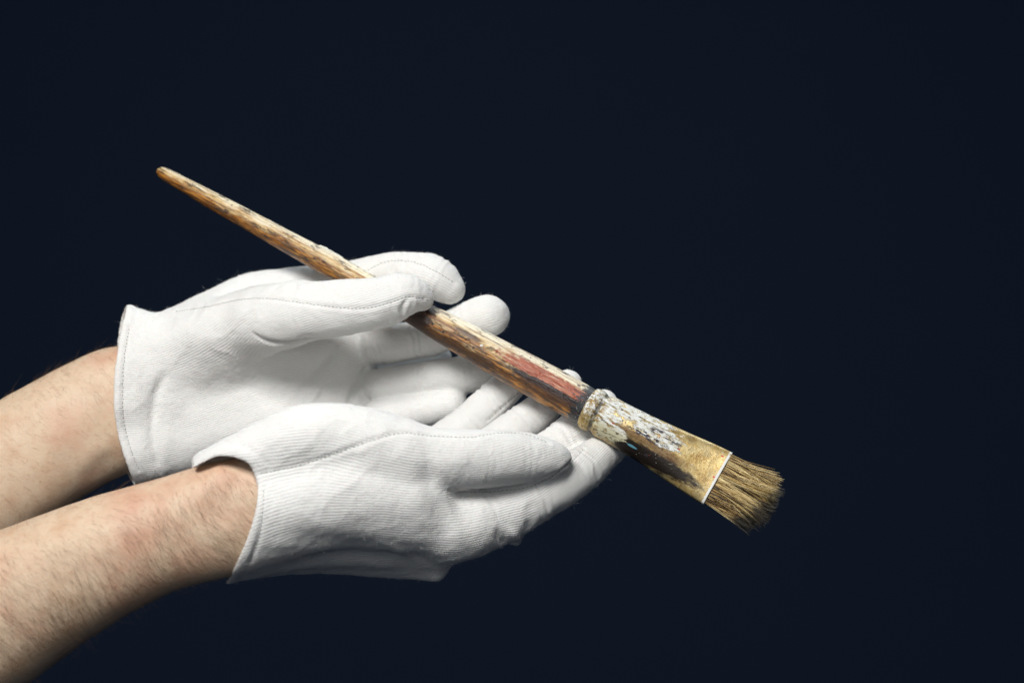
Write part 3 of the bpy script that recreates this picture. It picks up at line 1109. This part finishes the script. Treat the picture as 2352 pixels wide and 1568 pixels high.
def mat_ferrule():
    q = NT('tarnished_ferrule_with_paint')
    s, w, th = q.sep(q.attr('st'))
    p = pos_vec(q)
    s = q.math('SUBTRACT', s, SF0)
    spk = q.noise(p, 0.7, 5, 0.7)
    blot = q.noise(p, 0.16, 5, 0.65)
    c = q.ramp(blot, [(0.30, (0.30, 0.17, 0.045)), (0.45, (0.52, 0.37, 0.14)), (0.6, (0.60, 0.48, 0.24)), (0.75, (0.42, 0.32, 0.16))])
    c = q.mix(q.math('MULTIPLY', q.step(spk, 0.52, 0.68), 0.6), c, (0.15, 0.085, 0.025))
    c = q.mix(q.math('MULTIPLY', q.step(q.noise(p, 0.075, 5, 0.6), 0.50, 0.66), 0.6), c, (0.30, 0.24, 0.13))
    # dark smudges along the lower edge, partly shading painted into the colour
    va = q.comb(q.math('MULTIPLY', s, 0.10), q.math('MULTIPLY', w, 0.30), 2.0)
    na = q.noise(va, 1.0, 6, 0.7)
    low = blob_mask(q, s, w, 46, -9.0, 30, 4.4, na, 0.25)
    c = q.mix(low, c, (0.022, 0.016, 0.012))
    brown = blob_mask(q, s, w, 40, -3.0, 26, 2.4, na, 0.5)
    c = q.mix(q.math('MULTIPLY', brown, 0.8), c, (0.10, 0.045, 0.016))
    # cracked white paint, dragged lengthways
    vb = q.comb(q.math('MULTIPLY', s, 0.085), q.math('MULTIPLY', w, 0.27), q.math('MULTIPLY', q.math('COSINE', th), 1.0))
    nb = q.noise(vb, 1.0, 8, 0.62, 0.4)
    def any_(*ms):
        o = ms[0]
        for m_ in ms[1:]:
            o = q.math('MAXIMUM', o, m_)
        return o
    cover = any_(blob_mask(q, s, w, 26, 7.5, 26, 5.6, nb, 0.06), blob_mask(q, s, w, 43, 1.4, 14, 2.7, nb, 0.06),
                 blob_mask(q, s, w, 17, -7.0, 12, 4.2, nb, 0.06), blob_mask(q, s, w, 15, 0.0, 8, 3.4, nb, 0.06), q.step(nb, 0.655, 0.67),
                 blob_mask(q, s, w, 4, 2, 6, 9, nb, 0.1))
    holes = q.step(q.noise(q.comb(q.math('MULTIPLY', s, 0.20), q.math('MULTIPLY', w, 0.75), 4.0), 1.0, 7, 0.72), 0.535, 0.555)
    wm = q.math('MULTIPLY', cover, q.math('SUBTRACT', 1.0, holes))
    wc = q.mix(q.step(spk, 0.4, 0.65), (0.76, 0.78, 0.76), (0.60, 0.61, 0.55))
    wc = q.mix(q.step(w, -3.0, -8.0), wc, (0.56, 0.53, 0.36))
    c = q.mix(wm, c, wc)
    # ochre rust and grime over the collar
    ncol = q.noise(p, 0.42, 6, 0.7)
    coll = q.math('SUBTRACT', 1.0, q.step(s, 9.0, 13.0))
    c = q.mix(q.math('MULTIPLY', coll, q.math('MULTIPLY', q.step(ncol, 0.50, 0.56), 0.9)), c, (0.28, 0.17, 0.035))
    c = q.mix(q.math('MULTIPLY', coll, q.step(q.noise(p, 0.5, 6, 0.72), 0.57, 0.62)), c, (0.035, 0.032, 0.022))
    groove = q.math('MULTIPLY', q.step(s, 5.6, 6.8), q.math('SUBTRACT', 1.0, q.step(s, 7.8, 9.2)))
    c = q.mix(q.math('MULTIPLY', groove, q.math('MULTIPLY', q.step(blot, 0.36, 0.56), 0.85)), c, (0.045, 0.043, 0.032))
    # purple-black smears and small red and blue flecks
    nd = q.noise(q.comb(q.math('MULTIPLY', s, 0.17), q.math('MULTIPLY', w, 0.6), 5.0), 1.0, 6, 0.7)
    nd = q.math('ADD', q.math('MULTIPLY', nd, 0.55), q.math('MULTIPLY', q.noise(p, 0.5, 5, 0.7), 0.45))
    dm = any_(q.math('MULTIPLY', blob_mask(q, s, w, 45, 4.8, 9, 2.2, nd, 0.3), q.step(q.noise(va, 2.2, 5, 0.65), 0.50, 0.53)), q.math('MULTIPLY', blob_mask(q, s, w, 38, 0.0, 12, 1.8, nd, 0.3), q.step(q.noise(va, 2.6, 5, 0.65), 0.50, 0.53)), q.math('MULTIPLY', q.step(nd, 0.575, 0.59), q.math('SUBTRACT', 1.0, q.step(s, 48.0, 54.0))))
    c = q.mix(dm, c, (0.03, 0.022, 0.035))
    fl = q.math('SUBTRACT', 1.0, q.step(q.vor(q.comb(q.math('MULTIPLY', s, 0.10), q.math('MULTIPLY', w, 0.22), 3.0), 1.0), 0.08, 0.11))
    c = q.mix(q.math('MULTIPLY', fl, q.step(nb, 0.5, 0.53)), c, (0.42, 0.05, 0.04))
    c = q.mix(blob_mask(q, s, w, 33, -8.4, 3.0, 0.55, nd, 0.2), c, (0.16, 0.42, 0.55))
    dots = q.step(q.noise(p, 1.1, 2, 0.5), 0.72, 0.75)
    c = q.mix(dots, c, (0.60, 0.60, 0.55))
    # rim caught with white paint
    rim = q.step(q.math('ADD', s, q.math('MULTIPLY', spk, 1.6)), SF1 - SF0 - 0.6, SF1 - SF0 - 0.1)
    c = q.mix(rim, c, (0.76, 0.77, 0.75))
    hgt = q.math('ADD', q.math('ADD', q.math('MULTIPLY', wm, 0.8), q.math('MULTIPLY', dm, 0.5)), q.math('MULTIPLY', spk, 0.5))
    n1 = q.bump(hgt, 0.6, 0.0005)
    metal = q.math('MULTIPLY', q.math('SUBTRACT', 1.0, q.math('MAXIMUM', wm, q.math('MAXIMUM', dm, rim))), 0.42)
    q.set(Base_Color=c, Metallic=metal, Roughness=q.math('ADD', q.math('ADD', 0.30, q.math('MULTIPLY', blot, 0.2)), q.math('MULTIPLY', wm, 0.2)), Specular_IOR_Level=0.5, Normal=n1)
    return q.m


MH, MF = mat_handle(), mat_ferrule()
sx = s_at
handle_prof = [(0.0, 0.4, 0.4, 2), (0.6, 1.9, 1.9, 2), (2.2, 3.0, 3.0, 2), (6, 3.75, 3.75, 2), (sx(420), 4.3, 4.3, 2), (sx(490), 5.1, 5.1, 2), (sx(620), 6.1, 6.1, 2),
               (sx(750), 6.9, 6.9, 2), (sx(850), 7.2, 7.2, 2), (sx(950), 7.6, 7.6, 2), (sx(1020), 8.8, 8.8, 2), (sx(1140), 10.2, 10.2, 2),
               (sx(1250), 10.8, 10.8, 2), (sx(1320), 10.7, 10.7, 2), (sx(1348), 10.3, 10.3, 2), (sx(1372), 9.4, 9.4, 2)]
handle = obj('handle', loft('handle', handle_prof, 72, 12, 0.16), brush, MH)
L_ = SF1 - SF0
fp = [(0, 10.6, 10.6, 2), (0.5, 11.3, 11.3, 2), (2.2, 11.9, 11.9, 2), (4.4, 11.9, 11.9, 2), (6.0, 11.3, 11.3, 2), (7.0, 10.7, 10.7, 2), (8.2, 10.7, 10.7, 2), (9.4, 11.5, 11.5, 2), (11.5, 11.9, 11.9, 2),
      (18, 11.9, 11.7, 2.0), (30, 12.3, 10.8, 2.05), (42, 13.1, 9.2, 2.15), (54, 14.1, 7.4, 2.4), (66, 15.1, 5.6, 2.9), (L_ - 5, 15.7, 4.6, 3.4), (L_ - 0.3, 15.9, 4.3, 3.6), (L_ + 0.05, 15.6, 4.05, 3.6),
      (L_, 15.1, 3.6, 3.6), (L_ - 1, 15.0, 3.5, 3.6), (L_ - 7, 14.7, 3.4, 3.4)]
ferrule = obj('ferrule', loft('ferrule', [(SF0 + a, b, c, d) for a, b, c, d in fp], 96, 10, 0.10), brush, MF)


def blob(name, s, th, r, mat, stretch=1.6, seed=0, flat=0.55):
    """a dried drop of paint standing on the handle"""
    radius = np.interp(s, [p_[0] for p_ in handle_prof], [p_[1] for p_ in handle_prof])
    nrm = WB * math.sin(th) + NB * math.cos(th)
    tg = np.cross(AX, nrm)
    c0 = H0 + AX * s + nrm * radius
    V = []
    nu, nvv = 18, 12
    for i in range(nvv):
        ph = math.pi * i / (nvv - 1)
        for k in range(nu):
            a = 2 * math.pi * k / nu
            dirv = AX * math.cos(a) * math.sin(ph) * stretch + tg * math.sin(a) * math.sin(ph) + nrm * math.cos(ph) * flat
            V.append(c0 + dirv * r)
    V = np.array(V)
    V += (V - c0) * (0.35 * vnoise((V + seed * 17) / (r * 0.9), 61))[:, None]
    F = np.array([(i * nu + k, i * nu + (k + 1) % nu, (i + 1) * nu + (k + 1) % nu, (i + 1) * nu + k) for i in range(nvv - 1) for k in range(nu)])
    return obj(name, mesh_np(name, V, F), handle, mat)


CREAM = mat_plain('dried_cream_paint', (0.66, 0.66, 0.58), 0.6, 0.4)
WHITE = mat_plain('dried_white_paint', (0.75, 0.76, 0.75), 0.5, 0.4)
blob('paint_drop', s_at(738), 1.35, 1.9, CREAM, 2.6, 1)
blob('paint_drop', s_at(762), 1.30, 1.3, CREAM, 3.0, 2)
blob('paint_drop', s_at(1113), -0.02, 0.8, WHITE, 1.1, 3)

# bristles
nb_ = 3000
wv = RNG.uniform(-1, 1, nb_)
nv_ = RNG.uniform(-1, 1, nb_)
ncl = 90
cw = RNG.uniform(-1, 1, ncl)
cn = RNG.uniform(-1, 1, ncl)
cid = np.argmin((wv[:, None] - cw[None]) ** 2 + ((nv_[:, None] - cn[None]) * 0.35) ** 2, axis=1)
clump = RNG.uniform(-1, 1, ncl)[cid]
lockw = (RNG.normal(0, 0.075, ncl))[cid]
lockn = RNG.normal(0, 0.12, ncl)[cid]
ln = 38.5 + 3.6 * clump - 4.0 * wv ** 2 + 0.6 * wv - np.abs(RNG.normal(0, 3.0, nb_)) - 0.5
root = H0 + AX * (SF1 - 6) + WB[None] * (wv * 14.3)[:, None] + NB[None] * (nv_ * 2.6)[:, None]
gw = (cw[cid] - wv) * 14.3 * RNG.uniform(0.2, 0.9, nb_) / ln
gn = (cn[cid] - nv_) * 3.1 * RNG.uniform(0.2, 0.9, nb_) / ln
dr = AX[None] + WB[None] * (0.025 * wv - 0.005 + RNG.normal(0, 0.03, nb_))[:, None] + NB[None] * (nv_ * 0.10 + RNG.normal(0, 0.03, nb_))[:, None]
dr /= np.linalg.norm(dr, axis=1, keepdims=True)
stray = RNG.random(nb_) < 0.012
dr[stray] += WB[None] * RNG.normal(-0.05, 0.13, (stray.sum(), 1))
bendv = WB[None] * (lockw + gw - 0.07 * np.maximum(wv, 0) + 0.04 * np.maximum(-wv, 0) + RNG.normal(0, 0.03, nb_))[:, None] + NB[None] * (lockn + gn + RNG.normal(0, 0.03, nb_))[:, None]
mag = np.linalg.norm(bendv, axis=1, keepdims=True)
V_, F_, tt_, id_ = strands(root, dr, bendv / (mag + 1e-9), ln, 0.14, 6, mag.ravel(), 4, 0.4, 0.04)
me = mesh_np('bristles', V_, F_)
rnd = RNG.random(nb_)
attr(me, 'hairinfo', np.stack([tt_, rnd[id_], (0.5 + 0.5 * clump)[id_]], 1))
wa = np.stack([wv[id_], nv_[id_]], 1)
attr(me, 'place', wa)
q = NT('hog_bristle')
t_, r_, c_ = q.sep(q.attr('hairinfo'))
w_, n_, _ = q.sep(q.attr('place'))
c = q.ramp(q.math('ADD', q.math('MULTIPLY', r_, 0.55), q.math('MULTIPLY', c_, 0.45)),
           [(0.28, (0.03, 0.014, 0.004)), (0.42, (0.28, 0.15, 0.035)), (0.55, (0.64, 0.45, 0.16)), (0.75, (0.88, 0.72, 0.38))])
# tips stiff with black paint on the lower half
tipm = q.step(q.math('ADD', q.math('ADD', t_, q.math('MULTIPLY', w_, -0.18)), q.math('MULTIPLY', c_, 0.18)), 0.95, 1.07)
c = q.mix(q.math('MULTIPLY', tipm, 0.94), c, (0.010, 0.010, 0.009))
q.set(Base_Color=c, Roughness=0.42, Specular_IOR_Level=0.5)
br = obj('bristles', me, brush, q.m)
br['kind'] = 'stuff'
